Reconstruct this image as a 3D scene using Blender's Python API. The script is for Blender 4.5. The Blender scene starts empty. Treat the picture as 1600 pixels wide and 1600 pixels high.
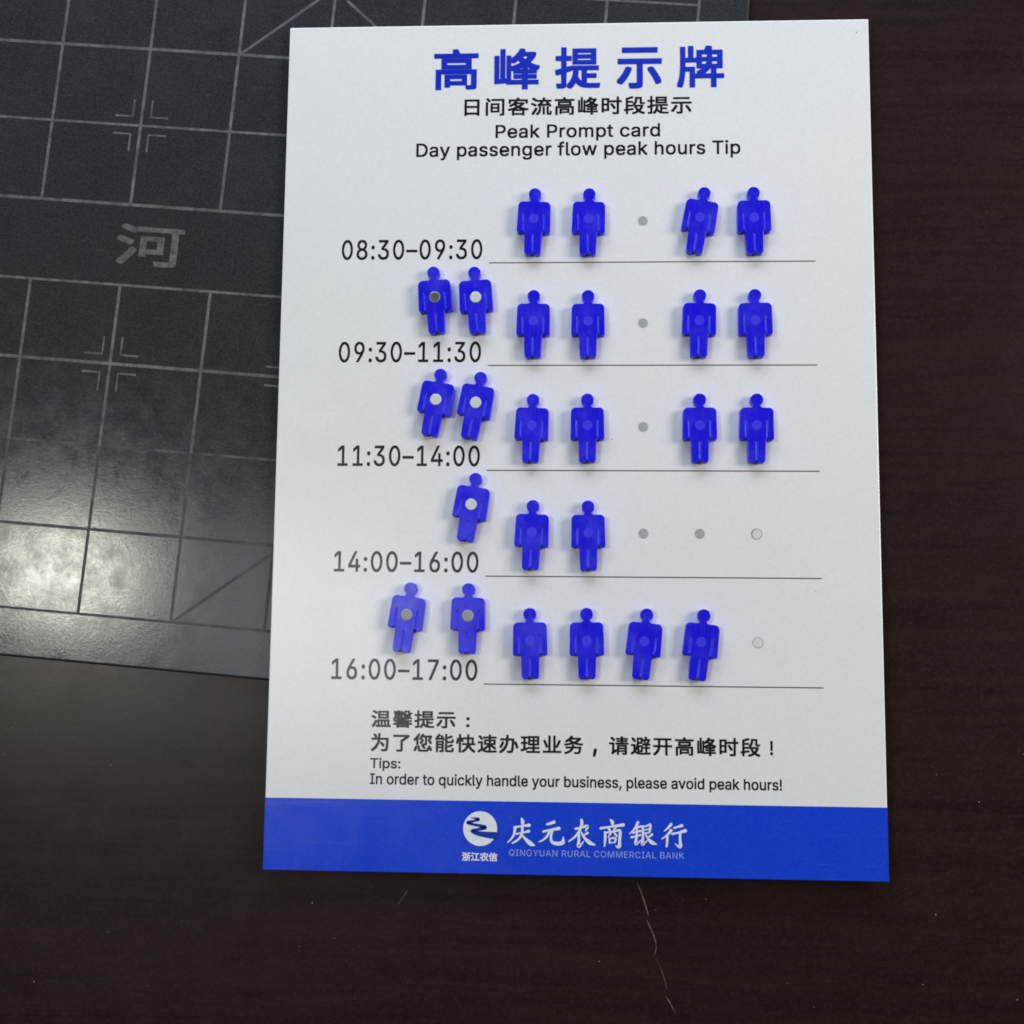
import bpy, bmesh, math, random
from mathutils import Matrix, Vector
random.seed(7)
R = math.radians
MM = 0.001
sc = bpy.context.scene

# ------------------------------------------------------------------ camera
# all lengths in millimetres in the code, metres in the scene; the cutting mat's underside is near z = 0,
# board lies with its lower left corner at x = 0, y = 0 and its printed face at z = 5
cam_d = bpy.data.cameras.new('camera')
cam = bpy.data.objects.new('camera', cam_d)
sc.collection.objects.link(cam)
rot = Matrix(((0.99876552, -0.00459644, 0.0494601),
              (0.01013157, 0.99362832, -0.11225022),
              (-0.048629, 0.11261276, 0.99244828)))
cam.matrix_world = Matrix.Translation(Vector((104.462, 75.191, 424.798)) * MM) @ rot.to_4x4()
cam_d.sensor_width = 36
cam_d.lens = 1900 / 1600 * 36
cam_d.clip_start = 0.01
cam_d.clip_end = 20
sc.camera = cam

# ------------------------------------------------------------------ light
w = bpy.data.worlds.new('World'); sc.world = w; w.use_nodes = True
w.node_tree.nodes['Background'].inputs[0].default_value = (0.80, 0.88, 1.0, 1)
w.node_tree.nodes['Background'].inputs[1].default_value = 0.025
sc.view_settings.view_transform = 'Standard'
sc.view_settings.look = 'None'
sc.view_settings.exposure = 0
sc.view_settings.gamma = 1
sc.cycles.filter_width = 1.8        # the softness of a phone picture

def area(name, loc, aim, sx, sy, watts, col):
    d = bpy.data.lights.new(name, 'AREA'); d.shape = 'RECTANGLE'; d.size = sx; d.size_y = sy
    d.energy = watts; d.color = col
    o = bpy.data.objects.new(name, d); sc.collection.objects.link(o)
    o.location = loc
    o.rotation_euler = (Vector(aim) - Vector(loc)).to_track_quat('-Z', 'Y').to_euler()
    return o
# window to the right of the desk, sky light from beyond the desk, ceiling light over its left end
area('window_light', (1.25, 0.40, 0.84), (0.10, 0.17, 0), 0.55, 0.55, 14.5, (1.0, 0.94, 0.865))
area('far_window_light', (0.02, 1.02, 0.52), (0.10, 0.25, 0), 1.1, 0.36, 10.0, (0.72, 0.84, 1.0))
area('ceiling_light', (-0.76, 0.20, 1.62), (-0.04, 0.084, 0), 0.13, 0.18, 7.5, (1.0, 1.0, 0.88))
area('ceiling_panel_light', (-0.35, 0.11, 1.62), (0.03, 0.07, 0), 0.34, 0.42, 2.1, (0.95, 0.98, 1.0))

# ------------------------------------------------------------------ helpers
def link(o, parent=None):
    sc.collection.objects.link(o)
    if parent: o.parent = parent
    return o

def tag(o, label=None, cat=None, group=None, kind=None):
    if label: o['label'] = label
    if cat: o['category'] = cat
    if group: o['group'] = group
    if kind: o['kind'] = kind
    return o

def empty(name, loc=(0, 0, 0), rz=0):
    o = bpy.data.objects.new(name, None)
    o.empty_display_size = 0.01
    o.location = Vector(loc) * MM; o.rotation_euler = (0, 0, rz)
    return link(o)

def mesh_obj(name, verts, faces, mat, parent=None, z=0.0):
    me = bpy.data.meshes.new(name)
    me.from_pydata([(x * MM, y * MM, (zz + z) * MM) for x, y, zz in verts], [], faces)
    me.update()
    me.materials.append(mat)
    return link(bpy.data.objects.new(name, me), parent)

def bm_obj(name, bm, mat, parent=None, smooth=False):
    me = bpy.data.meshes.new(name); bm.to_mesh(me); bm.free()
    for m in (mat if isinstance(mat, list) else [mat]): me.materials.append(m)
    if smooth:
        for p in me.polygons: p.use_smooth = True
    return link(bpy.data.objects.new(name, me), parent)

def slab(x0, y0, x1, y1, z0, z1, r=0.0, seg=2):
    bm = bmesh.new()
    bmesh.ops.create_cube(bm, size=1)
    bmesh.ops.scale(bm, vec=((x1 - x0) * MM, (y1 - y0) * MM, (z1 - z0) * MM), verts=bm.verts)
    bmesh.ops.translate(bm, vec=((x0 + x1) / 2 * MM, (y0 + y1) / 2 * MM, (z0 + z1) / 2 * MM), verts=bm.verts)
    if r:
        bmesh.ops.bevel(bm, geom=list(bm.edges), offset=r * MM, segments=seg, profile=0.5, affect='EDGES')
    return bm

def disc_bm(r, z0, z1, n=32, bev=0.0):
    bm = bmesh.new()
    bmesh.ops.create_cone(bm, cap_ends=True, segments=n, radius1=r * MM, radius2=r * MM, depth=(z1 - z0) * MM)
    bmesh.ops.translate(bm, vec=(0, 0, (z0 + z1) / 2 * MM), verts=bm.verts)
    if bev:
        es = [e for e in bm.edges if all(v.co.z > (z1 - 1e-4) * MM for v in e.verts)]
        bmesh.ops.bevel(bm, geom=es, offset=bev * MM, segments=2, profile=0.5, affect='EDGES')
    return bm

def curve_to_mesh(cu, name):
    o = bpy.data.objects.new('tmp', cu); sc.collection.objects.link(o)
    dg = bpy.context.evaluated_depsgraph_get(); dg.update()
    me = bpy.data.meshes.new_from_object(o.evaluated_get(dg))
    me.name = name
    bpy.data.objects.remove(o)
    return me

# outlines of the plain sans-serif letters on the board: advance, contours (thousandths of the type size)
GLYPHS = {
'!': (196, ['67,160 63,509 132,509 128,160', '98,-4 81,-1 66,9 56,24 52,41 56,58 66,73 81,83 98,86 116,83 130,73 140,58 143,41 140,24 130,9 116,-1']),
',': (187, ['38,-119 68,71 137,71 84,-119']),
'0': (453, ['227,-7 174,1 130,24 95,62 69,113 60,144 53,178 49,214 48,254 49,294 53,330 60,364 69,395 95,447 130,484 174,508 227,516 279,508 323,484 358,447 384,395 393,364 400,330 404,294 405,254 404,214 400,178 393,144 384,113 359,62 323,24 279,1', '227,50 261,56 290,74 313,103 330,144 340,194 344,254 340,314 330,365 313,405 290,435 261,453 227,460 192,453 163,435 140,405 123,365 113,314 109,254 113,194 123,144 140,103 163,74 192,56']),
'1': (453, ['76,0 76,55 391,55 391,0', '276,509 276,0 212,0 212,448 209,448 86,358 86,427 198,509']),
'2': (453, ['64,0 64,47 234,229 261,257 282,282 299,305 311,327 318,348 320,371 317,397 308,419 293,436 273,449 250,457 224,460 196,457 172,447 153,433 139,413 130,390 127,362 66,362 71,405 86,442 111,473 143,496 182,511 225,516 268,511 306,497 337,474 361,445 376,411 381,372 378,345 371,318 357,290 336,259 306,223 267,180 153,60 153,57 389,57 389,0']),
'3': (453, ['218,-7 173,-3 133,10 98,30 70,57 52,91 44,132 109,132 115,107 126,87 144,71 165,59 191,52 219,50 248,53 275,61 297,74 315,93 325,116 329,145 326,172 316,196 299,217 275,234 242,244 201,248 157,248 157,299 288,448 288,452 70,452 70,509 372,509 372,461 211,278 211,289 264,288 308,276 344,253 371,222 387,186 393,145 387,103 370,66 344,36 309,12 266,-2']),
'4': (453, ['40,105 40,158 247,509 311,509 109,166 109,163 413,163 413,105', '282,0 282,121 282,146 282,318 343,318 343,0']),
'5': (453, ['221,-7 178,-2 140,11 108,32 83,60 66,93 60,130 122,130 127,108 138,89 154,73 173,60 196,52 221,50 250,53 276,64 298,82 314,104 324,131 328,162 324,193 314,221 297,244 275,262 248,273 218,277 192,275 167,268 145,258 128,246 67,253 96,509 366,509 366,452 151,452 134,301 136,301 155,315 178,325 203,331 229,334 263,330 294,321 321,306 345,285 364,260 379,231 388,199 391,163 385,117 369,76 343,41 309,15 268,-1']),
'6': (453, ['226,-7 182,-1 142,15 109,40 84,74 69,115 64,162 68,199 80,239 102,285 137,340 252,509 322,509 151,261 145,261 154,275 165,288 179,299 196,307 214,312 235,314 278,309 316,295 346,271 370,240 384,201 389,157 384,112 368,73 343,39 310,14 271,-2', '226,48 254,52 279,63 299,79 314,101 324,128 327,157 324,187 314,213 299,235 279,251 254,262 226,265 198,262 174,252 153,235 138,214 128,188 125,158 128,128 138,102 153,79 174,63 198,52']),
'7': (453, ['97,0 323,448 323,452 62,452 62,509 391,509 391,449 165,0']),
'8': (453, ['226,-7 178,-2 136,11 101,33 74,62 57,96 52,135 55,166 65,195 81,220 101,241 125,256 153,265 153,267 119,282 93,308 76,342 70,380 75,417 90,450 114,477 146,498 184,511 226,516 269,511 306,498 337,477 361,450 377,417 382,380 376,342 359,308 333,282 300,267 300,265 327,256 351,241 372,220 387,195 397,166 401,135 395,96 378,62 352,33 317,11 275,-2', '226,49 258,52 285,60 307,74 323,91 333,113 337,139 333,165 322,189 305,208 283,223 256,232 226,235 196,232 169,223 147,208 130,189 119,165 115,139 119,113 129,91 145,74 167,60 195,52', '226,290 252,292 274,300 293,313 307,330 316,351 319,376 316,399 308,420 294,437 275,449 252,457 226,460 200,457 177,449 159,437 145,420 136,399 133,376 136,351 145,330 159,313 178,300 201,292']),
'9': (453, ['226,516 271,510 310,494 343,468 368,434 384,393 389,347 385,309 373,270 350,224 315,168 200,0 130,0 301,248 307,248 299,234 287,221 273,210 257,202 238,196 218,195 175,199 137,214 106,237 83,269 68,307 64,352 69,397 85,436 110,469 143,494 182,510', '226,460 199,457 174,446 154,429 138,407 129,381 125,352 129,322 138,295 154,274 174,257 199,247 226,243 254,247 279,257 299,273 314,295 324,321 327,350 324,381 314,407 299,429 279,446 254,457']),
':': (187, ['95,-4 78,-1 63,9 53,24 50,41 53,59 63,73 78,83 95,87 113,83 128,73 138,59 141,41 138,24 128,9 113,-1', '95,271 78,274 63,284 53,299 50,316 53,334 63,349 78,359 95,362 113,359 128,349 138,334 141,316 138,299 128,284 113,274']),
'A': (479, ['16,0 201,509 276,509 463,0 395,0 287,302 276,334 264,372 250,420 232,478 245,478 228,419 213,371 201,333 191,302 85,0', '110,142 110,199 370,199 370,142']),
'B': (456, ['60,0 60,509 241,509 289,504 329,491 359,469 381,442 394,410 398,374 395,344 387,320 373,301 356,286 336,275 315,267 315,262 339,257 363,245 385,227 402,203 414,173 418,136 413,100 400,67 377,39 344,18 301,4 247,0', '125,57 245,57 296,63 330,80 349,105 355,137 352,161 342,184 327,203 306,218 279,228 248,231 125,231', '125,285 238,285 265,288 288,296 308,309 323,326 333,348 336,372 330,403 313,429 283,446 240,452 125,452']),
'C': (510, ['267,-7 235,-5 205,1 177,11 150,25 126,42 104,63 86,88 70,115 57,146 48,179 42,215 40,254 42,293 48,329 57,362 70,393 86,421 104,445 126,466 150,484 177,498 205,508 235,514 267,516 305,513 340,504 373,490 402,471 427,447 448,418 463,385 473,348 408,348 401,373 389,395 375,413 357,428 337,440 315,449 292,454 267,456 223,450 184,432 150,403 125,364 109,314 103,254 109,194 125,145 151,105 184,76 223,59 267,53 292,55 315,60 337,69 357,81 375,96 389,114 401,136 408,160 473,160 463,124 448,91 428,62 402,38 373,19 341,5 305,-4']),
'D': (502, ['219,0 96,0 96,57 215,57 272,63 318,81 354,110 379,149 394,198 399,255 394,312 379,361 354,399 320,428 275,446 221,452 93,452 93,509 225,509 261,507 294,501 325,492 353,478 399,441 433,391 446,361 455,329 460,293 462,255 460,217 455,181 446,149 433,119 417,92 398,68 376,48 351,31 322,17 291,8 256,2', '125,509 125,0 60,0 60,509']),
'E': (418, ['60,0 60,509 372,509 372,452 125,452 125,286 355,286 355,229 125,229 125,57 375,57 375,0']),
'G': (520, ['269,-7 236,-5 205,1 176,11 149,25 125,43 104,64 85,88 69,116 57,146 47,179 42,215 40,254 42,293 47,329 57,362 69,393 85,421 103,445 125,466 149,484 175,498 203,508 233,514 265,516 304,513 340,504 374,489 403,469 429,445 449,416 465,384 474,349 408,349 399,372 387,393 373,411 356,427 337,439 315,448 291,454 265,456 222,450 183,432 150,404 125,364 109,314 103,254 109,194 125,145 151,105 184,76 224,59 269,53 309,57 345,71 374,93 396,123 410,160 415,202 434,199 283,199 283,256 478,256 478,200 471,141 451,91 419,50 377,19 326,0']),
'I': (300, ['31,0 31,57 118,57 118,452 31,452 31,509 269,509 269,452 183,452 183,57 269,57 269,0']),
'K': (466, ['104,145 104,216 122,239 139,261 157,282 174,303 193,324 212,344 364,509 448,509 231,276 228,276', '60,0 60,509 125,509 125,334 124,225 125,193 125,0', '372,0 188,259 228,309 449,0']),
'L': (393, ['60,0 60,509 125,509 125,57 361,57 361,0']),
'M': (628, ['60,0 60,509 152,509 277,187 287,159 299,123 311,84 322,49 307,49 318,83 330,121 342,158 352,187 476,509 568,509 568,0 504,0 504,291 504,327 505,369 506,413 507,457 513,457 505,433 498,409 482,363 467,322 456,291 342,0 286,0 170,291 159,321 145,361 129,408 112,457 119,457 120,416 121,372 122,328 122,291 122,0']),
'N': (523, ['60,0 60,509 136,509 343,183 352,169 363,151 375,130 388,107 401,82 414,55 405,54 402,81 401,108 400,134 399,157 399,195 399,509 463,509 463,0 387,0 202,290 177,331 164,354 148,381 108,452 119,454 122,384 124,328 125,291 125,0']),
'O': (533, ['267,-7 235,-5 205,1 177,11 150,25 126,42 105,63 86,88 70,115 57,146 48,179 42,215 40,254 42,293 48,329 57,362 70,393 86,421 105,445 126,466 150,484 177,498 205,508 235,514 267,516 299,514 329,508 357,498 384,484 408,466 429,445 448,421 464,393 477,362 486,329 491,293 493,254 491,215 486,179 477,146 464,115 448,88 429,63 408,42 384,25 357,11 329,1 299,-5', '267,53 310,59 349,76 383,105 408,144 425,194 430,254 425,314 408,365 383,404 349,433 310,450 267,456 223,450 184,433 151,404 125,364 109,314 103,254 109,194 125,144 151,105 184,76 223,59']),
'P': (444, ['60,0 60,509 235,509 289,503 332,487 366,462 390,430 404,391 409,348 404,304 390,265 366,233 332,207 289,191 235,186 125,186 125,0', '125,242 233,242 269,246 297,256 318,272 333,294 342,319 344,348 342,376 333,402 318,423 297,439 268,449 232,452 125,452']),
'Q': (533, ['245,159 313,159 369,85 384,65 468,-48 401,-48 346,27 331,46', '267,-7 235,-5 205,1 177,11 150,25 126,42 105,63 86,88 70,115 57,146 48,179 42,215 40,254 42,293 48,329 57,362 70,393 86,421 105,445 126,466 150,484 177,498 205,508 235,514 267,516 299,514 329,508 357,498 384,484 408,466 429,445 448,421 464,393 477,362 486,329 491,293 493,254 491,215 486,179 477,146 464,115 448,88 429,63 408,42 384,25 357,11 329,1 299,-5', '267,53 310,59 349,76 383,105 408,144 425,194 430,254 425,314 408,365 383,404 349,433 310,450 267,456 223,450 184,433 151,404 125,364 109,314 103,254 109,194 125,144 151,105 184,76 223,59']),
'R': (449, ['60,0 60,509 236,509 290,504 333,489 367,465 390,433 405,395 409,352 405,309 390,271 367,240 333,217 289,203 236,198 125,198 125,0', '125,255 234,255 269,258 298,267 319,281 334,300 342,324 345,352 342,380 334,405 319,425 298,440 269,449 233,452 125,452', '353,0 230,229 303,229 428,0']),
'T': (448, ['32,452 32,509 417,509 417,452 257,452 257,0 193,0 193,452']),
'U': (517, ['259,-8 203,-2 154,15 114,43 85,80 66,124 60,173 60,509 124,509 124,178 128,144 141,113 160,87 187,68 220,56 259,52 298,56 331,68 357,87 377,113 389,144 393,178 393,509 457,509 457,173 451,124 433,80 403,43 363,15 315,-2']),
'Y': (471, ['203,0 203,208 16,509 91,509 192,344 208,318 222,292 236,264 250,230 224,230 237,265 251,293 265,318 280,344 381,509 455,509 268,208 268,0']),
'a': (389, ['160,-9 126,-5 94,5 68,22 48,45 35,73 30,108 34,138 43,161 58,179 78,193 100,203 125,211 152,216 178,220 234,227 252,230 265,235 273,243 276,255 276,257 273,279 267,297 256,311 240,322 220,329 196,331 171,329 149,322 132,313 118,301 107,288 100,274 41,291 57,322 79,346 104,364 133,375 163,382 194,384 215,383 239,379 263,372 286,360 306,343 322,320 333,290 337,251 337,0 277,0 277,52 272,52 264,38 252,25 236,12 215,1 190,-6', '170,45 202,49 228,59 248,74 263,93 272,115 276,138 276,190 270,186 259,182 246,179 231,176 200,171 175,168 154,164 134,159 117,150 103,139 95,124 92,105 94,87 102,72 114,61 130,52 149,47']),
'b': (424, ['229,-8 198,-5 172,4 153,17 138,31 127,46 118,59 112,59 112,0 53,0 53,509 114,509 114,319 118,319 127,331 137,346 152,360 171,373 197,381 229,384 274,378 313,361 345,332 370,293 385,245 390,189 385,133 370,84 346,45 313,16 274,-2', '220,47 253,51 279,66 301,88 316,117 325,151 328,189 325,227 316,261 301,290 280,311 253,325 220,330 188,325 161,312 140,291 125,263 116,229 113,189 116,150 125,115 140,86 162,65 188,51']),
'c': (395, ['207,-8 159,-2 117,16 82,46 56,85 40,133 34,187 40,243 56,291 82,330 117,360 159,378 207,384 234,383 260,377 284,368 305,356 324,341 340,322 353,301 362,277 303,262 298,276 290,289 281,301 270,311 257,319 242,325 226,329 207,330 173,325 145,310 124,287 108,258 99,224 96,187 99,151 108,117 124,89 145,66 173,51 207,46 226,48 243,52 258,58 271,66 282,76 292,89 299,102 304,117 363,102 354,78 341,56 325,37 306,21 285,9 261,-1 235,-6']),
'd': (424, ['195,-8 151,-2 111,16 79,45 55,84 39,133 34,189 39,245 55,293 79,332 112,361 151,378 196,384 228,381 253,373 272,360 287,346 298,331 306,319 311,319 311,509 372,509 372,0 313,0 313,59 307,59 298,46 287,31 272,17 252,4 227,-5', '205,47 236,51 263,65 284,86 299,115 309,150 312,189 309,229 300,263 284,291 263,312 237,325 205,330 172,325 145,311 124,290 108,261 99,227 96,189 99,151 109,117 124,88 145,66 172,51']),
'e': (403, ['212,-8 161,-2 117,16 82,46 56,85 40,132 34,187 39,242 55,290 81,329 115,359 157,378 205,384 236,382 266,374 294,361 319,341 341,315 357,282 368,242 371,194 371,169 75,169 75,221 338,221 310,202 307,237 298,269 283,294 263,314 237,326 205,330 173,326 146,313 125,294 109,270 99,241 96,211 96,178 100,139 110,106 128,80 151,61 179,50 212,46 234,48 254,53 271,61 285,73 297,88 306,105 365,91 353,63 335,39 311,19 283,4 249,-5']),
'f': (253, ['228,379 228,327 6,327 6,379', '81,0 81,432 84,461 96,486 113,505 135,519 161,527 187,530 207,529 222,527 234,524 243,521 227,468 215,472 206,473 195,474 171,470 154,460 145,443 142,419 142,0']),
'g': (425, ['207,-151 168,-148 134,-140 105,-127 82,-110 64,-91 51,-69 101,-41 110,-53 122,-66 136,-78 154,-88 178,-95 207,-97 249,-92 282,-75 304,-47 311,-6 311,68 306,68 298,56 287,41 272,28 252,16 227,8 195,5 152,10 113,27 80,53 55,90 39,136 34,191 39,246 55,293 80,332 112,361 152,378 196,384 228,382 253,373 273,360 288,346 299,331 308,319 313,319 313,379 372,379 372,-9 367,-54 350,-90 324,-117 291,-136 251,-147', '205,59 237,63 264,75 285,95 300,121 309,154 312,193 309,231 300,264 285,291 264,312 237,325 205,330 172,325 145,312 124,290 109,262 99,229 96,193 99,155 109,123 124,96 145,76 172,63']),
'h': (410, ['114,227 114,0 53,0 53,509 114,509 114,287 102,287 124,332 152,362 187,379 227,384 264,380 295,369 321,349 341,321 353,285 357,240 357,0 296,0 296,235 290,275 273,304 246,323 210,329 184,326 161,317 141,303 126,283 117,257']),
'i': (166, ['53,0 53,379 114,379 114,0', '84,443 67,446 54,455 44,468 41,483 44,499 54,512 67,521 84,524 100,521 114,512 123,499 126,483 123,468 114,455 100,446']),
'k': (380, ['110,137 110,212 121,212 284,379 360,379 184,199 177,199', '53,0 53,509 114,509 114,0', '294,0 148,186 191,229 372,0']),
'l': (189, ['139,-2 101,3 74,20 58,47 53,84 53,509 114,509 114,99 115,77 120,62 130,54 146,52 160,53 170,54 181,3 162,-1 151,-2']),
'm': (609, ['53,0 53,379 112,379 112,295 108,295 118,323 132,346 151,363 172,376 195,384 219,386 257,380 287,361 309,331 321,295 312,295 322,321 337,343 357,361 381,375 407,383 437,386 468,383 497,372 522,354 541,328 553,296 557,255 557,0 496,0 496,254 490,289 473,313 447,326 419,330 395,328 374,320 358,307 345,290 338,270 335,247 335,0 274,0 274,260 269,288 253,311 229,326 199,330 178,328 158,320 140,307 126,289 117,266 114,238 114,0']),
'n': (409, ['114,227 114,0 53,0 53,379 112,379 112,287 102,287 124,332 152,362 187,379 227,384 264,380 295,369 321,349 341,321 353,285 357,240 357,0 296,0 296,235 290,275 273,304 246,323 210,329 184,326 161,317 141,303 126,283 117,257']),
'o': (415, ['207,-8 159,-2 117,16 82,46 56,85 40,133 34,187 40,243 56,291 82,330 117,360 159,378 207,384 256,378 299,360 333,330 359,291 376,243 381,187 376,133 359,85 333,46 299,16 256,-2', '207,46 242,51 270,66 292,89 307,117 316,151 319,187 316,224 307,258 292,287 270,310 242,325 207,330 173,325 145,310 124,287 108,258 99,224 96,187 99,151 108,117 124,89 145,66 173,51']),
'p': (424, ['53,-143 53,379 112,379 112,319 118,319 126,331 137,346 152,360 171,373 197,381 229,384 274,378 313,361 345,332 370,293 385,245 390,189 385,133 370,84 346,45 313,16 274,-2 229,-8 198,-5 173,4 153,17 138,31 127,46 118,59 114,59 114,-143', '220,47 253,51 279,66 301,88 316,117 325,151 328,189 325,227 316,261 301,290 280,311 253,325 220,330 188,325 161,312 140,291 125,263 116,229 113,189 116,150 125,115 140,86 162,65 188,51']),
'q': (424, ['372,-143 311,-143 311,59 306,59 298,46 287,31 272,17 252,4 227,-5 195,-8 151,-2 111,16 79,45 55,84 39,133 34,189 39,245 55,293 79,332 112,361 151,378 196,384 228,381 253,373 272,360 287,346 298,331 307,319 313,319 313,379 372,379', '205,47 236,51 263,65 284,86 299,115 309,150 312,189 309,229 300,263 284,291 263,312 237,325 205,330 172,325 145,311 124,290 108,261 99,227 96,189 99,151 109,117 124,88 145,66 172,51']),
'r': (259, ['53,0 53,379 112,379 112,321 115,321 130,347 152,367 181,380 213,385 229,384 243,384 243,322 230,324 219,325 207,326 182,323 159,315 140,301 126,284 117,262 114,237 114,0']),
's': (365, ['182,-8 145,-5 112,3 84,18 62,38 45,63 36,94 94,107 105,79 124,60 150,49 181,45 217,50 244,62 262,81 268,103 265,121 254,136 237,147 212,155 149,170 104,186 72,208 53,237 47,274 51,305 65,332 87,354 115,370 149,381 187,384 223,381 254,372 279,358 299,339 314,316 324,290 268,277 258,298 243,316 219,328 187,333 156,329 131,317 114,299 109,277 112,258 124,243 144,232 172,223 229,209 275,194 306,171 325,142 331,107 326,75 312,47 290,24 260,6 223,-5']),
't': (227, ['204,379 204,327 6,327 6,379', '65,471 126,471 126,98 128,76 136,61 150,53 170,50 185,51 202,54 213,2 203,-1 192,-3 180,-4 168,-4 125,2 92,21 72,52 65,93']),
'u': (410, ['182,-5 146,-1 115,11 89,31 69,59 57,95 53,139 53,379 114,379 114,144 119,105 137,75 164,56 200,50 226,53 249,62 268,77 283,97 293,122 296,153 296,379 357,379 357,0 298,0 298,92 307,92 286,47 257,17 222,0']),
'v': (389, ['163,0 17,379 84,379 165,155 177,121 187,87 196,53 206,21 184,21 194,53 203,87 213,121 224,155 305,379 371,379 226,0']),
'w': (567, ['138,0 23,379 87,379 133,214 143,177 154,137 165,91 175,41 165,41 175,90 186,135 196,176 206,214 252,379 316,379 362,214 371,176 382,136 392,91 402,41 391,41 402,90 413,135 423,176 434,214 480,379 545,379 429,0 368,0 319,172 305,225 297,252 291,280 277,338 291,338 277,280 263,225 255,198 248,172 199,0']),
'y': (389, ['47,-139 61,-86 71,-87 88,-90 104,-89 118,-84 130,-74 141,-58 151,-36 163,-1 17,379 84,379 165,155 177,121 187,87 196,53 206,21 184,21 193,53 202,87 212,121 224,155 305,379 371,379 204,-58 191,-85 177,-107 159,-124 139,-136 117,-143 91,-145 77,-145 65,-143 54,-141']),
'–': (349, ['350,244 350,188 0,188 0,244']),
' ': (188, []),
}

def ring(cx, cy, rx, ry, n=40, s=1):
    return ' '.join('%d,%d' % (round(cx - s * rx * math.sin(2 * math.pi * i / n)), round(cy + ry * math.cos(2 * math.pi * i / n))) for i in range(n))
GLYPHS['0'] = (453, [ring(227, 254, 178, 262, s=-1), ring(227, 254, 118, 204)])
def sans_mesh(body, space):
    """letters whose contours overlap are filled in layers, one contour (with its holes) per layer"""
    layers = [[], [], []]; x = 0
    for ch in body:
        adv, loops = GLYPHS[ch]; k = -1
        for lp in loops:
            pts = [tuple(map(int, p.split(','))) for p in lp.split()]
            ar = sum(pts[i][0] * pts[(i+1) % len(pts)][1] - pts[(i+1) % len(pts)][0] * pts[i][1] for i in range(len(pts)))
            if ar < 0: k += 1
            layers[k].append([((x + a) / 1000, b / 1000) for a, b in pts])
        x += adv + space * 1000
    V, F = [], []
    for z, lay in enumerate(layers):
        if not lay: continue
        cu = bpy.data.curves.new('letters', 'CURVE'); cu.dimensions = '2D'; cu.fill_mode = 'FRONT'
        for pts in lay:
            s = cu.splines.new('POLY'); s.points.add(len(pts) - 1); s.use_cyclic_u = True
            for p, (a, b) in zip(s.points, pts): p.co = (a, b, 0, 1)
        me = curve_to_mesh(cu, 'letters'); bpy.data.curves.remove(cu)
        n = len(V)
        V += [(v.co.x, v.co.y, z) for v in me.vertices]; F += [tuple(q + n for q in p.vertices) for p in me.polygons]
        bpy.data.meshes.remove(me)
    me = bpy.data.meshes.new('letters'); me.from_pydata(V, [], F)
    return me

def text(name, body, x0, x1, y0, y1, z, mat, parent, bold=0.0, space=1.0):
    """flat lettering fitted to the rectangle it fills on the board; bold (mm) thickens the strokes"""
    if all(c in GLYPHS for c in body):
        me = sans_mesh(body, (space - 1) * 0.4)
    else:
        cu = bpy.data.curves.new(name, 'FONT')
        cu.body = body; cu.size = 1; cu.space_character = space
        cu.resolution_u = 4; cu.fill_mode = 'FRONT'
        me = curve_to_mesh(cu, name); bpy.data.curves.remove(cu)
    xs = [v.co.x for v in me.vertices]; ys = [v.co.y for v in me.vertices]
    ax, bx, ay, by = min(xs), max(xs), min(ys), max(ys)
    zs = [v.co.z for v in me.vertices]
    b = bold
    P = [(x0 + b + (x - ax) / (bx - ax) * (x1 - x0 - 2 * b), y0 + b + (y - ay) / (by - ay) * (y1 - y0 - 2 * b)) for x, y in zip(xs, ys)]
    F0 = [tuple(p.vertices) for p in me.polygons]
    offs = [(0, 0)] if b == 0 else [(-b, -b), (b, -b), (b, b), (-b, b)] if b < 0.2 else \
        [(0, 0)] + [(h * i, h * j) for h in (b / 2, b) for i, j in ((-1, -1), (0, -1), (1, -1), (1, 0), (1, 1), (0, 1), (-1, 1), (-1, 0))]
    V, F = [], []
    for i, (ox, oy) in enumerate(offs):
        n = len(V)
        V += [(x + ox, y + oy, z + 0.008 * i + 0.006 * q) for (x, y), q in zip(P, zs)]
        F += [tuple(q + n for q in f) for f in F0]
    bpy.data.meshes.remove(me)
    return mesh_obj(name, V, F, mat, parent)

def catmull(pts, n=6):
    out = []
    P = [pts[0]] + list(pts) + [pts[-1]]
    for i in range(1, len(P) - 2):
        for k in range(n):
            t = k / n
            out.append(tuple(0.5 * ((2 * P[i][j]) + (-P[i-1][j] + P[i+1][j]) * t
                       + (2*P[i-1][j] - 5*P[i][j] + 4*P[i+1][j] - P[i+2][j]) * t*t
                       + (-P[i-1][j] + 3*P[i][j] - 3*P[i+1][j] + P[i+2][j]) * t**3) for j in range(3)))
    out.append(tuple(pts[-1]))
    return out

def stroke_geo(pts, z, verts, faces, smooth=True, caps=True):
    """pts: (x, y, width); adds one brush stroke lying flat at height z"""
    P = catmull(pts) if smooth and len(pts) > 2 else list(pts)
    n = len(P); b = len(verts)
    for i, (x, y, wd) in enumerate(P):
        a = P[max(0, i - 1)]; c = P[min(n - 1, i + 1)]
        dx, dy = c[0] - a[0], c[1] - a[1]; l = math.hypot(dx, dy) or 1
        nx, ny = -dy / l * wd / 2, dx / l * wd / 2
        verts += [(x + nx, y + ny, z), (x - nx, y - ny, z)]
    for i in range(n - 1):
        faces.append((b + 2*i, b + 2*i + 1, b + 2*i + 3, b + 2*i + 2))
    if caps:
        for i, j, s in ((0, 1, -1), (n - 1, n - 2, -1)):
            x, y, wd = P[i]; dx, dy = P[j][0] - x, P[j][1] - y
            a0 = math.atan2(-dy, -dx); c0 = len(verts)
            for k in range(7):
                a = a0 - math.pi / 2 + math.pi * k / 6
                verts.append((x + math.cos(a) * wd / 2, y + math.sin(a) * wd / 2, z))
            faces.append(tuple(range(c0, c0 + 7)))

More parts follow.
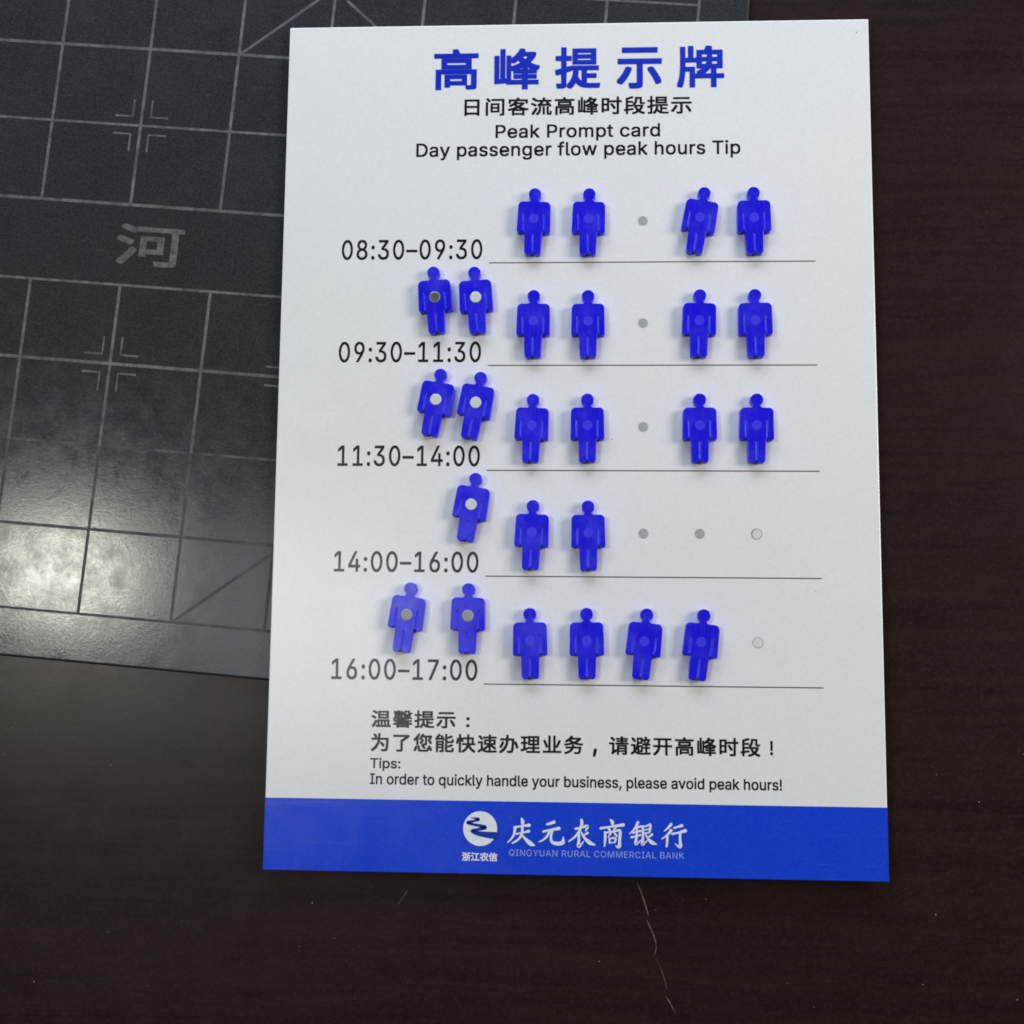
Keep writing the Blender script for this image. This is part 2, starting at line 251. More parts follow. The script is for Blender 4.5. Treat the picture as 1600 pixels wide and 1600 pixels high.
# ------------------------------------------------------------------ materials
class NT:
    def __init__(s, name):
        s.m = bpy.data.materials.new(name); s.m.use_nodes = True
        s.n = s.m.node_tree.nodes; s.l = s.m.node_tree.links
        s.b = s.n['Principled BSDF']
        s.tc = s.n.new('ShaderNodeTexCoord')
    def vec(s, scale=(1, 1, 1), rotz=0, out='Object'):
        mp = s.n.new('ShaderNodeMapping'); mp.inputs['Scale'].default_value = scale
        mp.inputs['Rotation'].default_value = (0, 0, rotz)
        s.l.new(s.tc.outputs[out], mp.inputs['Vector']); return mp.outputs[0]
    def noise(s, scale, detail=3, rough=0.6, vec=None, dist=0):
        t = s.n.new('ShaderNodeTexNoise'); t.inputs['Scale'].default_value = scale
        t.inputs['Detail'].default_value = detail; t.inputs['Roughness'].default_value = rough
        t.inputs['Distortion'].default_value = dist
        s.l.new(vec if vec else s.tc.outputs['Object'], t.inputs['Vector']); return t.outputs['Fac']
    def ramp(s, fac, stops):
        r = s.n.new('ShaderNodeValToRGB'); e = r.color_ramp.elements
        while len(e) < len(stops): e.new(0.5)
        for el, (p, c) in zip(e, stops):
            el.position = p; el.color = (c if len(c) == 4 else (*c, 1)) if hasattr(c, '__len__') else (c, c, c, 1)
        s.l.new(fac, r.inputs[0]); return r.outputs[0]
    def mix(s, fac, a, b, mode='MIX'):
        m = s.n.new('ShaderNodeMix'); m.data_type = 'RGBA'; m.blend_type = mode
        for sock, v in ((m.inputs['Factor'], fac), (m.inputs['A'], a), (m.inputs['B'], b)):
            if hasattr(v, 'is_linked'): s.l.new(v, sock)
            else: sock.default_value = v if not hasattr(v, '__len__') or len(v) == 4 else (*v, 1)
        return m.outputs['Result']
    def set(s, **k):
        for a, v in k.items():
            sock = s.b.inputs[{'col': 'Base Color', 'rough': 'Roughness', 'spec': 'Specular IOR Level', 'metal': 'Metallic',
                               'coat': 'Coat Weight', 'coatr': 'Coat Roughness', 'sss': 'Subsurface Weight', 'ior': 'IOR'}[a]]
            if hasattr(v, 'is_linked'): s.l.new(v, sock)
            else: sock.default_value = (*v, 1) if hasattr(v, '__len__') else v
        return s
    def bump(s, fac, strength, dist):
        b = s.n.new('ShaderNodeBump'); b.inputs['Strength'].default_value = strength
        b.inputs['Distance'].default_value = dist
        s.l.new(fac, b.inputs['Height']); s.l.new(b.outputs[0], s.b.inputs['Normal']); return s

GLOSS = 0.21       # the printed face of the board has one satin film over sheet and ink alike
def film(name, col, var=0.06, spec=0.5, rough=GLOSS):
    t = NT(name)
    f = t.noise(900, 2, 0.7)
    f2 = t.noise(14, 3, 0.5)
    c = t.mix(t.ramp(f, [(0.3, 1 - var), (0.7, 1 + 0)]), (0, 0, 0), col)
    c = t.mix(t.ramp(f2, [(0.3, 0.0), (0.75, 0.10)]), c, tuple(x * 0.86 for x in col))
    scuff = t.noise(1, 5, 0.7, t.vec((14, 420, 1), R(28))); sm = t.noise(26, 5, 0.65, dist=1.2)
    c = t.mix(t.ramp(scuff, [(0.64, 0.0), (0.80, 0.10)]), c, (0.45, 0.45, 0.44))
    rg = t.mix(t.ramp(scuff, [(0.55, 0.0), (0.75, 0.6)]), t.ramp(sm, [(0.3, rough - 0.05), (0.7, rough + 0.07)]), (rough + 0.14,) * 3)
    t.set(col=c, rough=rg, spec=spec)
    return t
M = {}
t = film('board_white', (0.68, 0.685, 0.69), 0.07); t.bump(t.noise(700, 2, 0.5), 0.12, 0.00004); M['white'] = t.m
t = film('board_edge', (0.80, 0.82, 0.84), 0.03, rough=0.2); M['edge'] = t.m
M['band'] = film('band_blue', (0.008, 0.050, 0.60), 0.22).m
M['title'] = film('title_blue', (0.008, 0.026, 0.46), 0.15).m
M['ink'] = film('black_ink', (0.010, 0.010, 0.016), 0.3).m
M['line'] = film('thin_line_ink', (0.055, 0.055, 0.06), 0.3).m
M['print_white'] = film('white_print', (0.70, 0.73, 0.80), 0.12).m
M['print_pale'] = film('pale_print', (0.28, 0.36, 0.72), 0.25).m
M['logo_blue'] = film('logo_blue', (0.008, 0.035, 0.30), 0.15).m

# blue acrylic of the magnet figures, faint brushed streaks from handling
def acrylic(name, base, streak, amount):
    t = NT(name)
    oi = t.n.new('ShaderNodeObjectInfo')
    def off(scale):
        ad = t.n.new('ShaderNodeVectorMath'); ad.operation = 'MULTIPLY_ADD'
        t.l.new(oi.outputs['Random'], ad.inputs[0]); ad.inputs[1].default_value = (40, 23, 11)
        t.l.new(t.vec(scale), ad.inputs[2]); return ad.outputs[0]
    st = t.noise(1, 3, 0.6, off((2600, 170, 500))); sm = t.noise(1, 4, 0.6, off((130, 110, 100)))
    c = t.mix(t.ramp(st, [(0.48, 0.0), (0.80, amount)]), base, streak)
    c = t.mix(t.ramp(sm, [(0.50, 0.0), (0.75, 0.5)]), c, tuple(0.6 * x + 0.4 * y for x, y in zip(base, streak)))
    c = t.mix(t.ramp(oi.outputs['Random'], [(0, 0.0), (1, 0.22)]), c, tuple(x * 0.7 for x in base))
    t.set(col=c, rough=t.ramp(sm, [(0.35, 0.14), (0.7, 0.36)]), spec=0.5)
    t.bump(t.noise(1, 4, 0.7, off((420, 420, 420))), 0.10, 0.00006)
    return t.m
M['acrylic'] = acrylic('blue_acrylic', (0.010, 0.007, 0.60), (0.035, 0.045, 0.80), 0.45)
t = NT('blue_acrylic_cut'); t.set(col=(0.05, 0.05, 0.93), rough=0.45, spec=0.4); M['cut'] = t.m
t = NT('magnet_under_acrylic')
t.set(col=t.mix(t.noise(600, 3), (0.028, 0.026, 0.62), (0.055, 0.05, 0.74)), rough=0.22); M['seen_through'] = t.m
t = NT('spare_magnet_bright')
t.set(col=t.mix(t.noise(900, 3), (0.40, 0.41, 0.43), (0.62, 0.63, 0.62)), rough=0.45, metal=0.15); M['mag_bright'] = t.m
t = NT('spare_magnet_dark')
t.set(col=t.mix(t.noise(500, 3), (0.045, 0.045, 0.05), (0.14, 0.14, 0.14)), rough=0.35, metal=0.3); M['mag_dark'] = t.m
t = NT('spare_magnet_grey')
t.set(col=t.mix(t.noise(700, 3), (0.18, 0.18, 0.20), (0.30, 0.30, 0.30)), rough=0.4, metal=0.2); M['mag_grey'] = t.m
t = NT('magnet_rim'); t.set(col=(0.55, 0.56, 0.60), rough=0.3, metal=0.2); M['rim'] = t.m
t = film('board_magnet', (0.36, 0.375, 0.365), 0.2); M['board_mag'] = t.m
t = film('board_magnet_painted', (0.62, 0.62, 0.60), 0.1); M['board_mag_white'] = t.m
t = NT('gap_grey'); t.set(col=(0.17, 0.17, 0.17), rough=0.6); M['gap'] = t.m

# worn cutting mat: charcoal plastic, blotchy, scuffed
t = NT('mat_plastic')
v = t.noise(30, 5, 0.65); f = t.noise(1400, 3, 0.7); s1 = t.noise(1, 4, 0.6, t.vec((60, 900, 1), R(3)))
c = t.mix(t.ramp(v, [(0.3, 0.0), (0.7, 1.0)]), (0.012, 0.0145, 0.017), (0.019, 0.022, 0.025))
c = t.mix(t.ramp(f, [(0.35, 0.0), (0.8, 0.55)]), c, (0.070, 0.072, 0.075))
c = t.mix(t.ramp(s1, [(0.60, 0.0), (0.80, 0.35)]), c, (0.085, 0.087, 0.09))
bl = t.noise(140, 6, 0.75)
t.set(col=c, rough=t.ramp(bl, [(0.30, 0.10), (0.70, 0.22)]), spec=0.22)
t.bump(t.noise(800, 4, 0.75), 0.20, 0.00010); M['mat'] = t.m
t = NT('mat_edge_shade'); t.set(col=(0.012, 0.012, 0.013), rough=0.7); M['mat_edge_shade'] = t.m  # shadow line along the mat's rim, painted in as a darker edge colour
t = NT('mat_print')
wv = t.noise(260, 5, 0.75); w2 = t.noise(22, 3, 0.5)
c = t.mix(t.ramp(wv, [(0.36, 0.0), (0.62, 1.0)]), (0.040, 0.042, 0.044), (0.125, 0.130, 0.126))
c = t.mix(t.ramp(w2, [(0.40, 0.0), (0.65, 0.45)]), c, (0.055, 0.056, 0.058))
t.set(col=c, rough=0.55, spec=0.25); M['mat_print'] = t.m
t = NT('mat_print_worn')
c = t.mix(t.ramp(t.noise(120, 5, 0.75), [(0.40, 0.0), (0.66, 1.0)]), (0.030, 0.031, 0.034), (0.085, 0.088, 0.086))
t.set(col=c, rough=0.55, spec=0.25); M['mat_print_worn'] = t.m

# lacquered dark wood desk
t = NT('desk_wood')
g = t.noise(1, 6, 0.62, t.vec((9, 150, 9), R(-2)), dist=0.8); gf = t.noise(1, 3, 0.6, t.vec((60, 1500, 60), R(-2)))
d = t.noise(900, 3, 0.75); cl = t.noise(9, 4, 0.6)
c = t.mix(t.ramp(g, [(0.30, 0.0), (0.72, 1.0)]), (0.0095, 0.0050, 0.0046), (0.0200, 0.0108, 0.0096))
c = t.mix(t.ramp(gf, [(0.42, 0.0), (0.75, 0.30)]), c, (0.026, 0.014, 0.0115))
c = t.mix(t.ramp(d, [(0.48, 0.0), (0.80, 0.60)]), c, (0.036, 0.026, 0.024))
c = t.mix(t.ramp(cl, [(0.35, 0.0), (0.75, 0.2)]), c, (0.015, 0.0095, 0.0085))
t.set(col=c, rough=t.ramp(t.noise(60, 5, 0.65), [(0.3, 0.25), (0.7, 0.33)]), spec=0.16)
t.bump(t.noise(500, 4, 0.7), 0.25, 0.00006); M['wood'] = t.m
t = NT('pale_scratch'); 
t.set(col=t.mix(t.ramp(t.noise(330, 4, 0.7), [(0.35, 0.0), (0.65, 1.0)]), (0.03, 0.02, 0.018), (0.20, 0.16, 0.15)), rough=0.8, spec=0.1); M['scratch'] = t.m
t = NT('dust'); t.set(col=(0.30, 0.28, 0.27), rough=0.9, spec=0.0); M['dust'] = t.m

# ------------------------------------------------------------------ desk
DZ = -1.7
desk = bm_obj('desk', slab(-420, -330, 640, 620, -25, DZ, 1.5), M['wood'])
tag(desk, 'dark brown lacquered wooden desk top under the mat and the board', kind='structure')

def scratch(pts, wd):
    V, F = [], []
    P = []
    for i, (x, y) in enumerate(pts):
        t_ = i / (len(pts) - 1)
        P.append((x, y, wd * (0.35 + 0.65 * math.sin(math.pi * min(1, t_ * 0.9 + 0.08))) * random.uniform(0.7, 1.2)))
    stroke_geo(P, DZ + 0.03, V, F, caps=False)
    return mesh_obj('scratch', V, F, M['scratch'], desk)
scratch([(127.0, -3.0), (128.8, -7.2), (130.1, -11.4), (130.9, -14.2)], 0.55)
scratch([(130.3, -15.5), (131.6, -18.1), (132.9, -21.2), (133.5, -24.3), (132.7, -27.0)], 0.50)
scratch([(133.4, -28.0), (135.0, -31.1), (136.2, -34.6), (137.0, -38.0)], 0.20)
scratch([(136.6, -40.0), (138.1, -42.4), (139.8, -45.6)], 0.42)
scratch([(48.8, -7.2), (47.6, -8.9), (45.6, -11.8)], 0.22)
V, F = [], []
for i in range(45):
    x, y = random.uniform(-110, 260), random.uniform(-52, 62)
    if x > 0 and x < 210 and y > -2: continue
    r = random.choice([0.10, 0.12, 0.15, 0.22]); b = len(V); n = 6; a0 = random.random() * 6
    for k in range(n):
        a = a0 + k * 2 * math.pi / n; rr = r * random.uniform(0.5, 1.3)
        V.append((x + rr * math.cos(a), y + rr * math.sin(a), DZ + 0.04))
    F.append(tuple(range(b, b + n)))
dust = mesh_obj('dust_specks', V, F, M['dust'])
tag(dust, 'pale specks of dust scattered over the dark desk top', 'dust', kind='stuff')

# ------------------------------------------------------------------ cutting mat
MT = 2.0
mat = empty('cutting_mat', (-21.9, 263.2, 0), R(-4.6))
tag(mat, 'worn charcoal cutting mat with printed grid lying under the upper left of the board', 'cutting mat')
bm = slab(-215, -197.4, 185.8, 150, DZ, MT, 0.9, 3)
for f_ in bm.faces: f_.material_index = 0 if f_.normal.z > 0.97 else 1
bm_obj('mat_sheet', bm, [M['mat'], M['mat_edge_shade']], mat)
Z = MT + 0.03
HY = [59.8, 29.8, 0.0, -30.3, -60.6, -89.9, -120.0, -150.2, -180.3]
VX = [-33.5 * k for k in range(-5, 6)]          # negative to the left
def ln(name, pts, wd, mt=None, z=Z):
    V, F = [], []
    n = 1
    stroke_geo([(x, y, wd) for x, y in pts], z, V, F, smooth=False, caps=False)
    return mesh_obj(name, V, F, mt or M['mat_print'], mat)
for i, y in enumerate(HY):
    worn = M['mat_print_worn'] if y < -100 else None
    ln('grid_line', [(-200.5, y), (167.5, y)], 1.15 if i % 2 else 0.95, worn)
for x in VX:
    z2 = Z + 0.02
    if x > 180: continue
    ln('grid_line', [(x, 135), (x, -30.3)], 1.1, None, z2)
    ln('grid_line', [(x, -60.6), (x, -120.0)], 1.1, None, z2)
    ln('grid_line', [(x, -120.0), (x, -180.3)], 1.1, M['mat_print_worn'], z2)
def diag(x0, y0, ang, l, worn=None):
    a = R(ang); ln('diagonal_line', [(x0, y0), (x0 + l * math.cos(a), y0 + l * math.sin(a))], 1.05, worn, Z + 0.04)
diag(0.3, 29.8, 40.6, 62)
diag(38.1, 53.4, -38.8, 60)
diag(0.3, -180.3, 39.6, 110, M['mat_print_worn'])
for (cx, cy) in ((-33.5, 0.0), (-33.5, -89.9), (-100.5, 0.0), (-100.5, -89.9), (33.5, -89.9)):
    for sx in (-1, 1):
        for sy in (-1, 1):
            ln('corner_mark', [(cx + sx * 3.4, cy + sy * 10.0), (cx + sx * 3.4, cy + sy * 3.4), (cx + sx * 10.0, cy + sy * 3.4)], 0.75, None, Z + 0.04)
text('mat_logo', '河', -37.0, -11.8, -53.0, -37.5, Z, M['mat_print'], mat, bold=0.35)

# ------------------------------------------------------------------ the board
BZ = 5.0
board = empty('notice_board', (0, 0, MT))
tag(board, 'white rectangular sign board with blue lettering, time slots and a blue foot band', 'sign board')
# the board stands on the mat: children are placed in the board's own frame, z 0 = its underside
TH = BZ - MT
W, H = 209.9, 301.5
bm = slab(0, 0, W, H, 0, TH, 0.35, 3)
bm.faces.ensure_lookup_table()
for f_ in bm.faces:
    f_.material_index = 0 if (f_.normal.z > 0.9 and f_.calc_area() > 1e-3) else 1
bm_obj('panel', bm, [M['white'], M['edge']], board)
bm = slab(-0.02, -0.02, W + 0.02, 24.0, TH - 0.6, TH + 0.04, 0.02, 1)
bm_obj('blue_band', bm, M['band'], board)
T0 = TH + 0.03
# heading
for ch, (a, b, t_, u) in zip('高峰提示牌', [(53.5, 69.7, 292.3, 276.7), (75.5, 92.1, 292.2, 276.6), (97.5, 113.9, 292.4, 276.6),
                                       (119.7, 136.0, 292.0, 276.4), (141.4, 158.3, 292.3, 276.5)]):
    text('title_character', ch, a, b, u, t_, T0, M['title'], board, bold=0.40)
text('subtitle_text', '日间客流高峰时段提示', 64.8, 146.6, 266.7, 273.6, T0, M['ink'], board, bold=0.16, space=1.12)
text('heading_text', 'Peak Prompt card', 76.2, 135.3, 257.0, 263.3, T0, M['ink'], board, bold=0.12, space=1.03)
text('heading_text', 'Day passenger flow peak hours Tip', 47.6, 163.8, 250.1, 256.8, T0, M['ink'], board, bold=0.12, space=1.03)
rows = [227.05, 189.85, 152.75, 115.4, 78.3]
cols = [90.4, 109.7, 129.05, 148.4, 167.8]
lines = [212.0, 174.7, 137.3, 100.3, 63.3]
times = ['08:30–09:30', '09:30–11:30', '11:30–14:00', '14:00–16:00', '16:00–17:00']
tb = [(21.4, 72.0, 213.3, 220.8), (21.3, 72.0, 175.8, 183.4), (21.9, 72.1, 138.6, 146.1), (21.6, 72.1, 101.4, 108.8), (21.7, 72.2, 64.3, 71.6)]
for s, (a, b, u, v_) in zip(times, tb):
    text('time_text', s, a, b, u, v_, T0, M['ink'], board, bold=0.10, space=1.10)
for y in lines:
    mesh_obj('ruled_line', [(74.5, y - 0.19, T0), (189.6, y - 0.19, T0), (189.6, y + 0.19, T0), (74.5, y + 0.19, T0)], [(0, 1, 2, 3)], M['line'], board)
text('notice_text', '温馨提示', 35.9, 65.0, 48.1, 54.1, T0, M['ink'], board, bold=0.15, space=1.12)
text('notice_text', ':', 68.6, 69.8, 48.6, 52.0, T0, M['ink'], board, bold=0.15)
text('notice_text', '为了您能快速办理业务', 36.0, 108.6, 40.0, 46.3, T0, M['ink'], board, bold=0.15, space=1.14)
text('notice_text', ',', 111.8, 113.3, 39.3, 42.0, T0, M['ink'], board, bold=0.15)
text('notice_text', '请避开高峰时段', 117.3, 168.2, 40.0, 46.3, T0, M['ink'], board, bold=0.15, space=1.14)
text('notice_text', '!', 171.4, 172.4, 40.6, 45.4, T0, M['ink'], board, bold=0.15)
text('tips_text', 'Tips:', 35.9, 46.3, 33.5, 37.9, T0, M['ink'], board, bold=0.09)
text('tips_text', 'In order to quickly handle your business, please avoid peak hours!', 35.9, 175.2, 28.0, 32.8, T0, M['ink'], board, bold=0.09)

# bank name in brush script, drawn stroke by stroke
BRUSH = [
 # 庆
 [(460,116,9),(467,134,18),(466,150,14)], [(416,172,12),(460,164,9),(508,158,17)], [(420,172,14),(414,214,12),(396,246,9),(374,268,5)],
 [(428,214,9),(466,206,8),(506,196,14)], [(464,164,14),(464,208,13),(444,246,11),(404,272,8)], [(460,214,7),(486,246,14),(520,276,22),(544,286,5)],
 # 元
 [(620,152,10),(640,146,13),(664,138,16)], [(598,198,12),(640,188,10),(694,178,18)], [(640,188,13),(622,226,12),(598,250,9),(570,264,5)],
 [(656,186,12),(646,226,12),(650,262,14),(680,274,19),(716,270,20),(722,252,14),(722,232,4)],
 # 农
 [(836,124,14),(838,150,15),(824,192,13),(796,230,11),(758,260,6)], [(800,180,12),(834,172,9),(872,164,16),(862,192,7)],
 [(820,204,12),(820,250,13),(818,290,17),(834,280,10),(850,258,4)], [(874,206,13),(858,216,9),(842,228,5)], [(834,200,7),(856,238,13),(888,268,20),(922,282,5)],
 # 商
 [(1018,122,9),(1028,136,18),(1030,150,13)], [(956,176,13),(1016,166,9),(1096,154,17)], [(1000,172,9),(1010,184,13),(1014,194,9)], [(1052,166,12),(1042,180,10),(1034,192,6)],
 [(984,202,13),(984,248,12),(980,290,7)], [(988,204,9),(1040,196,9),(1076,192,14),(1074,250,14),(1072,290,17),(1060,294,10),(1048,284,3)],
 [(1018,208,10),(1010,222,8),(1002,234,4)], [(1040,206,7),(1050,216,11),(1058,226,8)],
 [(1010,242,8),(1012,270,8)], [(1010,242,7),(1048,238,10),(1044,266,8)], [(1012,268,6),(1046,264,6)],
 # 银
 [(1188,138,14),(1174,168,11),(1158,190,9),(1136,210,5)], [(1166,176,10),(1184,170,9),(1206,164,12)], [(1158,204,10),(1180,198,8),(1206,192,11)],
 [(1148,232,11),(1176,226,8),(1204,218,10)], [(1182,176,11),(1180,226,11),(1174,272,16),(1190,266,9),(1212,246,4)],
 [(1220,166,8),(1244,160,8),(1266,154,13),(1260,200,10)], [(1222,186,6),(1256,180,7)], [(1220,206,7),(1260,202,7)],
 [(1218,162,11),(1220,220,11),(1216,274,16),(1230,268,9),(1248,250,4)], [(1276,214,12),(1262,226,9),(1248,236,4)], [(1234,208,6),(1252,242,12),(1276,266,19),(1304,276,5)],
 # 行
 [(1394,150,15),(1376,172,11),(1352,192,5)], [(1394,188,15),(1372,216,11),(1336,242,5)], [(1370,218,11),(1370,254,12),(1366,290,9)],
 [(1414,172,11),(1434,166,9),(1460,158,16)], [(1402,210,12),(1440,202,10),(1482,190,18)], [(1450,200,12),(1450,250,13),(1452,288,17),(1440,290,11),(1420,272,4)],
]
V, F = [], []
for i, s in enumerate(BRUSH):
    P = [(83.1 + (x - 372) * 0.0538, 17.5 - (y - 132 - 16 * (x - 372) / 1112) * 0.0518, wd * 0.066) for x, y, wd in s]
    stroke_geo(P, TH + 0.08 + 0.012 * (i % 9), V, F)
mesh_obj('bank_name_text', V, F, M['print_white'], board)
text('bank_name_text', 'QINGYUAN RURAL COMMERCIAL BANK', 83.7, 142.4, 5.9, 8.2, TH + 0.08, M['print_pale'], board, bold=0.0, space=1.08)
text('bank_group_text', '浙江农信', 67.8, 79.8, 4.1, 7.0, TH + 0.08, M['print_white'], board, bold=0.08)
# round emblem: pale disc with a winding river
lx, ly, k = 73.85, 14.85, 0.0278
V = [(lx + 5.75 * math.cos(a * math.pi / 36), ly + 5.75 * math.sin(a * math.pi / 36), TH + 0.08) for a in range(72)]
mesh_obj('emblem_disc', V, [tuple(range(72))], M['print_white'], board)
RV = [(286,232,3),(340,236,12),(384,248,20),(330,268,15),(262,284,22),(256,296,18),(330,312,18),(420,328,22),(464,344,26),(400,364,20),(320,378,18),(306,392,20),(360,412,28),(450,426,36),(530,434,42),(590,438,44)]
V, F = [], []
P = [(lx + (x - 403) * k, ly + (358 - y) * k, wd * k * 1.9) for x, y, wd in RV]
stroke_geo(P, TH + 0.11, V, F)
mesh_obj('emblem_river', V, F, M['logo_blue'], board)
# magnets let into the board
mag_me = None
used = [(0,0),(0,1),(0,3),(0,4),(1,0),(1,1),(1,3),(1,4),(2,0),(2,1),(2,3),(2,4),(3,0),(3,1),(4,0),(4,1),(4,2),(4,3)]
for r_ in range(5):
    for c_ in range(5):
        white = (r_, c_) in ((3, 4), (4, 4))
        o = bm_obj('magnet_disc', disc_bm(1.75, TH - 1.0, TH + 0.05, 32), M['board_mag_white'] if white else M['board_mag'], board)
        o.location = Vector((cols[c_], rows[r_], 0)) * MM
        if white:
            o['label'] = 'white painted magnet disc with a thin dark rim' if r_ == 3 else 'white painted magnet disc with a faint ring'
            V, F = [], []
            n = 40
            for q in range(n):
                a = 2 * math.pi * q / n
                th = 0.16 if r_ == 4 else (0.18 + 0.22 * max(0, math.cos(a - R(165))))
                for rr in (1.85, 1.85 - th):
                    V.append((rr * math.cos(a), rr * math.sin(a), TH + 0.07))
            for q in range(n):
                F.append((2*q, 2*q+1, (2*q+3) % (2*n), (2*q+2) % (2*n)))
            g_ = mesh_obj('gap_ring', V, F, M['gap'], o)
for (x, y, r_) in ((118.2, 148.4, 0.22), (205.6, 296.5, 0.25), (187.5, 96.0, 0.16), (76.9, 137.9, 0.0)):
    if r_:
        o = bm_obj('speck', disc_bm(r_, TH, TH + 0.05, 10), M['gap'], board); o.location = Vector((x, y, 0)) * MM

# ------------------------------------------------------------------ magnet figures
def arc(cx, cy, r, a0, a1, n=8):
    return [(cx + r * math.cos(R(a0 + (a1 - a0) * i / n)), cy + r * math.sin(R(a0 + (a1 - a0) * i / n))) for i in range(n + 1)]
half = arc(0, 8.95, 2.2, 90, -58, 14) + arc(1.95, 6.95, 0.72, 180, 270, 4) + arc(4.00, 4.50, 1.73, 90, 0, 8) \
     + arc(4.98, -4.25, 0.93, 0, -150, 9) + [(3.95, -4.62), (3.45, -4.62), (3.20, -4.75), (3.12, -5.1)] \
     + arc(1.66, -11.85, 1.26, 0, -165, 9) + [(0.38, -12.25), (0.24, -12.42)]
outline = half[:-1] + [(0.14, -12.42), (-0.14, -12.42)] + [(-x, y) for x, y in reversed(half[:-1])][:-1]
def stadium(x, y0, y1, r):
    return arc(x, y1, r, 180, 0, 6) + arc(x, y0, r, 0, -180, 6)
slots = [stadium(3.66, -3.9, 1.6, 0.25), stadium(-3.66, -3.9, 1.6, 0.25), stadium(0, -11.7, -5.8, 0.30)]
def layer(splines, z0, z1, bevel):
    cu = bpy.data.curves.new('outline', 'CURVE'); cu.dimensions = '2D'; cu.fill_mode = 'BOTH'
    for pts in splines:
        s = cu.splines.new('POLY'); s.points.add(len(pts) - 1); s.use_cyclic_u = True
        for p, (x, y) in zip(s.points, pts): p.co = (x, y, 0, 1)
    cu.extrude = (z1 - z0) / 2 - bevel; cu.bevel_depth = bevel; cu.bevel_resolution = 2; cu.offset = -bevel
    me = curve_to_mesh(cu, 'layer'); bpy.data.curves.remove(cu)
    for v in me.vertices: v.co = (v.co + Vector((0, 0, (z0 + z1) / 2))) * MM
    return me
FT = 3.3
low = layer([outline], 0.02, FT - 0.35, 0.02)
top = layer([outline] + slots, FT - 0.42, FT, 0.12)
bm = bmesh.new(); bm.from_mesh(low)
for f_ in bm.faces: f_.material_index = 1
n0 = len(bm.faces); bm.from_mesh(top); bm.faces.ensure_lookup_table()
for f_ in bm.faces[n0:]: f_.material_index = 0
fig_me = bpy.data.meshes.new('figure_body'); bm.to_mesh(fig_me); bm.free()
fig_me.materials.append(M['acrylic']); fig_me.materials.append(M['cut'])
dbm = disc_bm(1.72, FT - 0.3, FT + 0.02, 28); seen_me = bpy.data.meshes.new('magnet'); dbm.to_mesh(seen_me); dbm.free(); seen_me.materials.append(M['seen_through'])
def spare_mesh(mt):
    b_ = disc_bm(2.0, FT - 0.5, FT + 0.18, 32, 0.12)
    m_ = bpy.data.meshes.new('magnet'); b_.to_mesh(m_); b_.free(); m_.materials.append(mt); return m_
def rim_mesh():
    V, F = [], []; n = 36
    for q in range(n):
        a = 2 * math.pi * q / n
        for rr, zz in ((2.0, 0.10), (1.70, 0.21)): V.append((rr * math.cos(a) * MM, rr * math.sin(a) * MM, (FT + zz) * MM))
    for q in range(n): F.append((2*q, (2*q+2) % (2*n), (2*q+3) % (2*n), 2*q+1))
    m_ = bpy.data.meshes.new('rim'); m_.from_pydata(V, [], F); m_.materials.append(M['rim']); return m_
rim_me = rim_mesh()
sp = {'b': spare_mesh(M['mag_bright']), 'd': spare_mesh(M['mag_dark']), 'g': spare_mesh(M['mag_grey'])}
cut_me = None
def figure(x, y, deg, label, spare=None):
    root = empty('magnet_figure', (x, y, BZ + 0.06), R(deg))
    tag(root, label, 'magnet figure', 'spare blue figures lying magnet side up' if spare else 'blue figures standing in for visitors on the time rows')
    link(bpy.data.objects.new('figure_body', fig_me), root)
    if spare:
        m_ = link(bpy.data.objects.new('magnet', sp[spare]), root)
        m_['label'] = {'b': 'shiny pale magnet facing up', 'd': 'dark magnet with a bright rim', 'g': 'grey magnet with a bright rim'}[spare]
        link(bpy.data.objects.new('rim', rim_me), m_)
    else:
        link(bpy.data.objects.new('magnet', seen_me), root)
    return root
T = ['08:30–09:30', '09:30–11:30', '11:30–14:00', '14:00–16:00', '16:00–17:00']
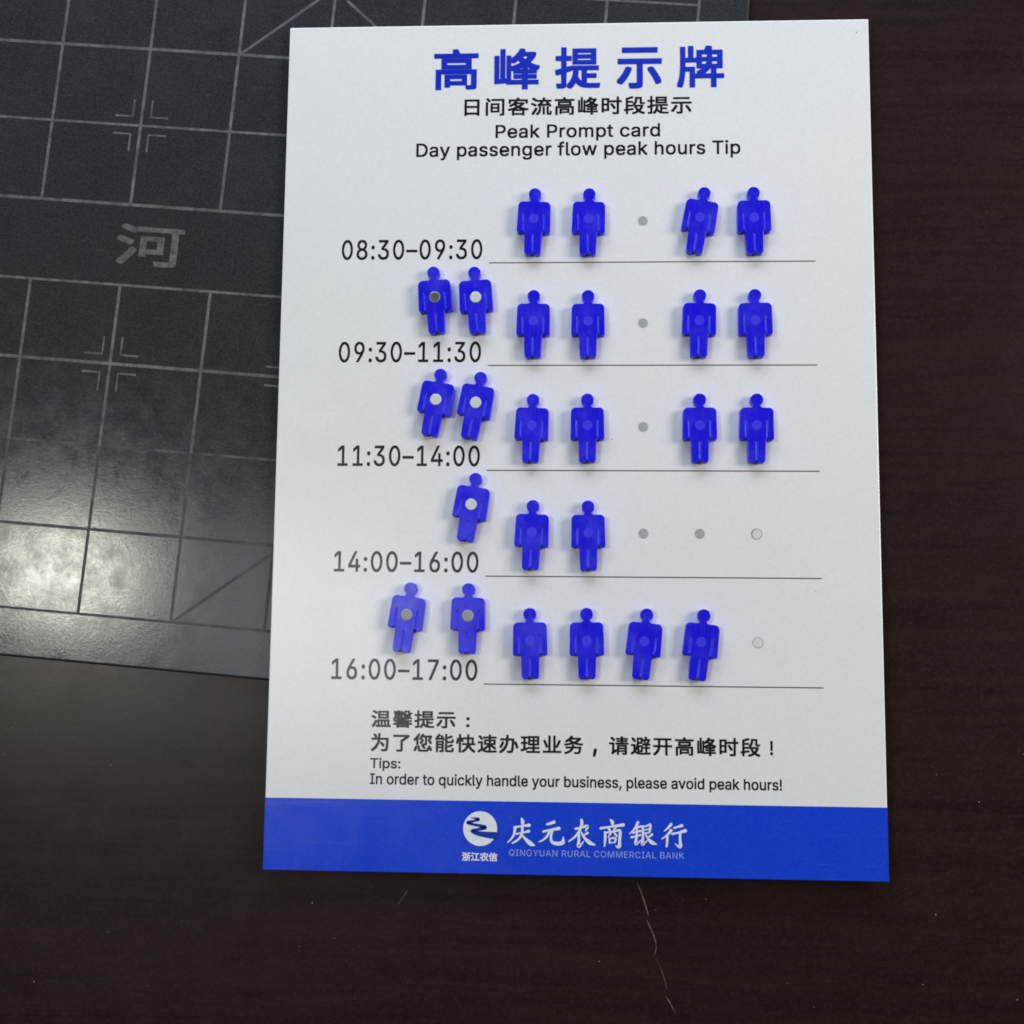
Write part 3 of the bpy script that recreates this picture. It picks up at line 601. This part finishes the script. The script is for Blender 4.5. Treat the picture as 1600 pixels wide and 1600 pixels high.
FIG = [
 (90.4, 227.1, -2.1, 'blue figure in the 08:30–09:30 row, nearest to the time lettering'),
 (109.8, 226.9, -1.4, 'blue figure in the 08:30–09:30 row, just left of the bare grey magnet'),
 (149.0, 227.1, -9.9, 'blue figure tilted to the right in the 08:30–09:30 row'),
 (167.9, 226.9, 0.8, 'blue upright figure at the right end of the 08:30–09:30 row'),
 (90.5, 189.9, -0.6, 'blue figure beside the two spares at the left of the 09:30–11:30 row'),
 (109.7, 189.8, 0.2, 'blue figure just left of the bare grey magnet in the 09:30–11:30 row'),
 (148.5, 189.9, -1.4, 'blue figure just right of the bare grey magnet in the 09:30–11:30 row'),
 (167.9, 189.9, 0.8, 'blue figure at the right end of the 09:30–11:30 row'),
 (90.3, 152.7, -2.1, 'blue figure beside the two tilted spares in the 11:30–14:00 row'),
 (109.6, 152.8, 0.2, 'second blue figure above the line of the 11:30–14:00 row'),
 (148.4, 152.8, 0.1, 'third blue figure above the line of the 11:30–14:00 row'),
 (167.9, 152.8, -0.7, 'lowest of the three figures in the far right column, 11:30–14:00 row'),
 (90.6, 115.4, -2.1, 'left one of the two magnet-side-down figures in the 14:00–16:00 row'),
 (110.0, 115.3, 0.7, 'right one of the two magnet-side-down figures in the 14:00–16:00 row'),
 (90.3, 78.2, 1.0, 'first of four upright blue figures above the line of the 16:00–17:00 row'),
 (109.6, 78.4, 0.7, 'second of four blue figures above the line of the 16:00–17:00 row'),
 (129.1, 78.4, -5.7, 'third of four blue figures in the 16:00–17:00 row, leaning right'),
 (148.3, 78.3, -6.5, 'last of four blue figures in the 16:00–17:00 row, leaning right'),
]
for x, y, a, l in FIG: figure(x, y, a, l)
SPARE = [
 (55.6, 198.6, 4.2, 'spare blue figure with a dark magnet showing, below the 08:30–09:30 lettering', 'd'),
 (70.1, 198.5, 3.9, 'spare blue figure with a pale magnet showing, above the 09:30–11:30 lettering', 'b'),
 (56.6, 161.8, -9.6, 'spare tilted blue figure, left of the leaning pair above the 11:30–14:00 lettering', 'b'),
 (70.6, 160.7, -10.3, 'spare tilted blue figure, right of the leaning pair above the 11:30–14:00 lettering', 'b'),
 (69.5, 124.9, -9.2, 'lone spare blue figure leaning right above the 14:00–16:00 lettering', 'b'),
 (47.8, 86.7, -7.7, 'spare blue figure leaning right, leftmost above the 16:00–17:00 lettering', 'g'),
 (68.9, 86.5, -0.8, 'upright spare blue figure with grey magnet above the 16:00–17:00 lettering', 'g'),
]
for x, y, a, l, s in SPARE: figure(x, y, a, l, s)
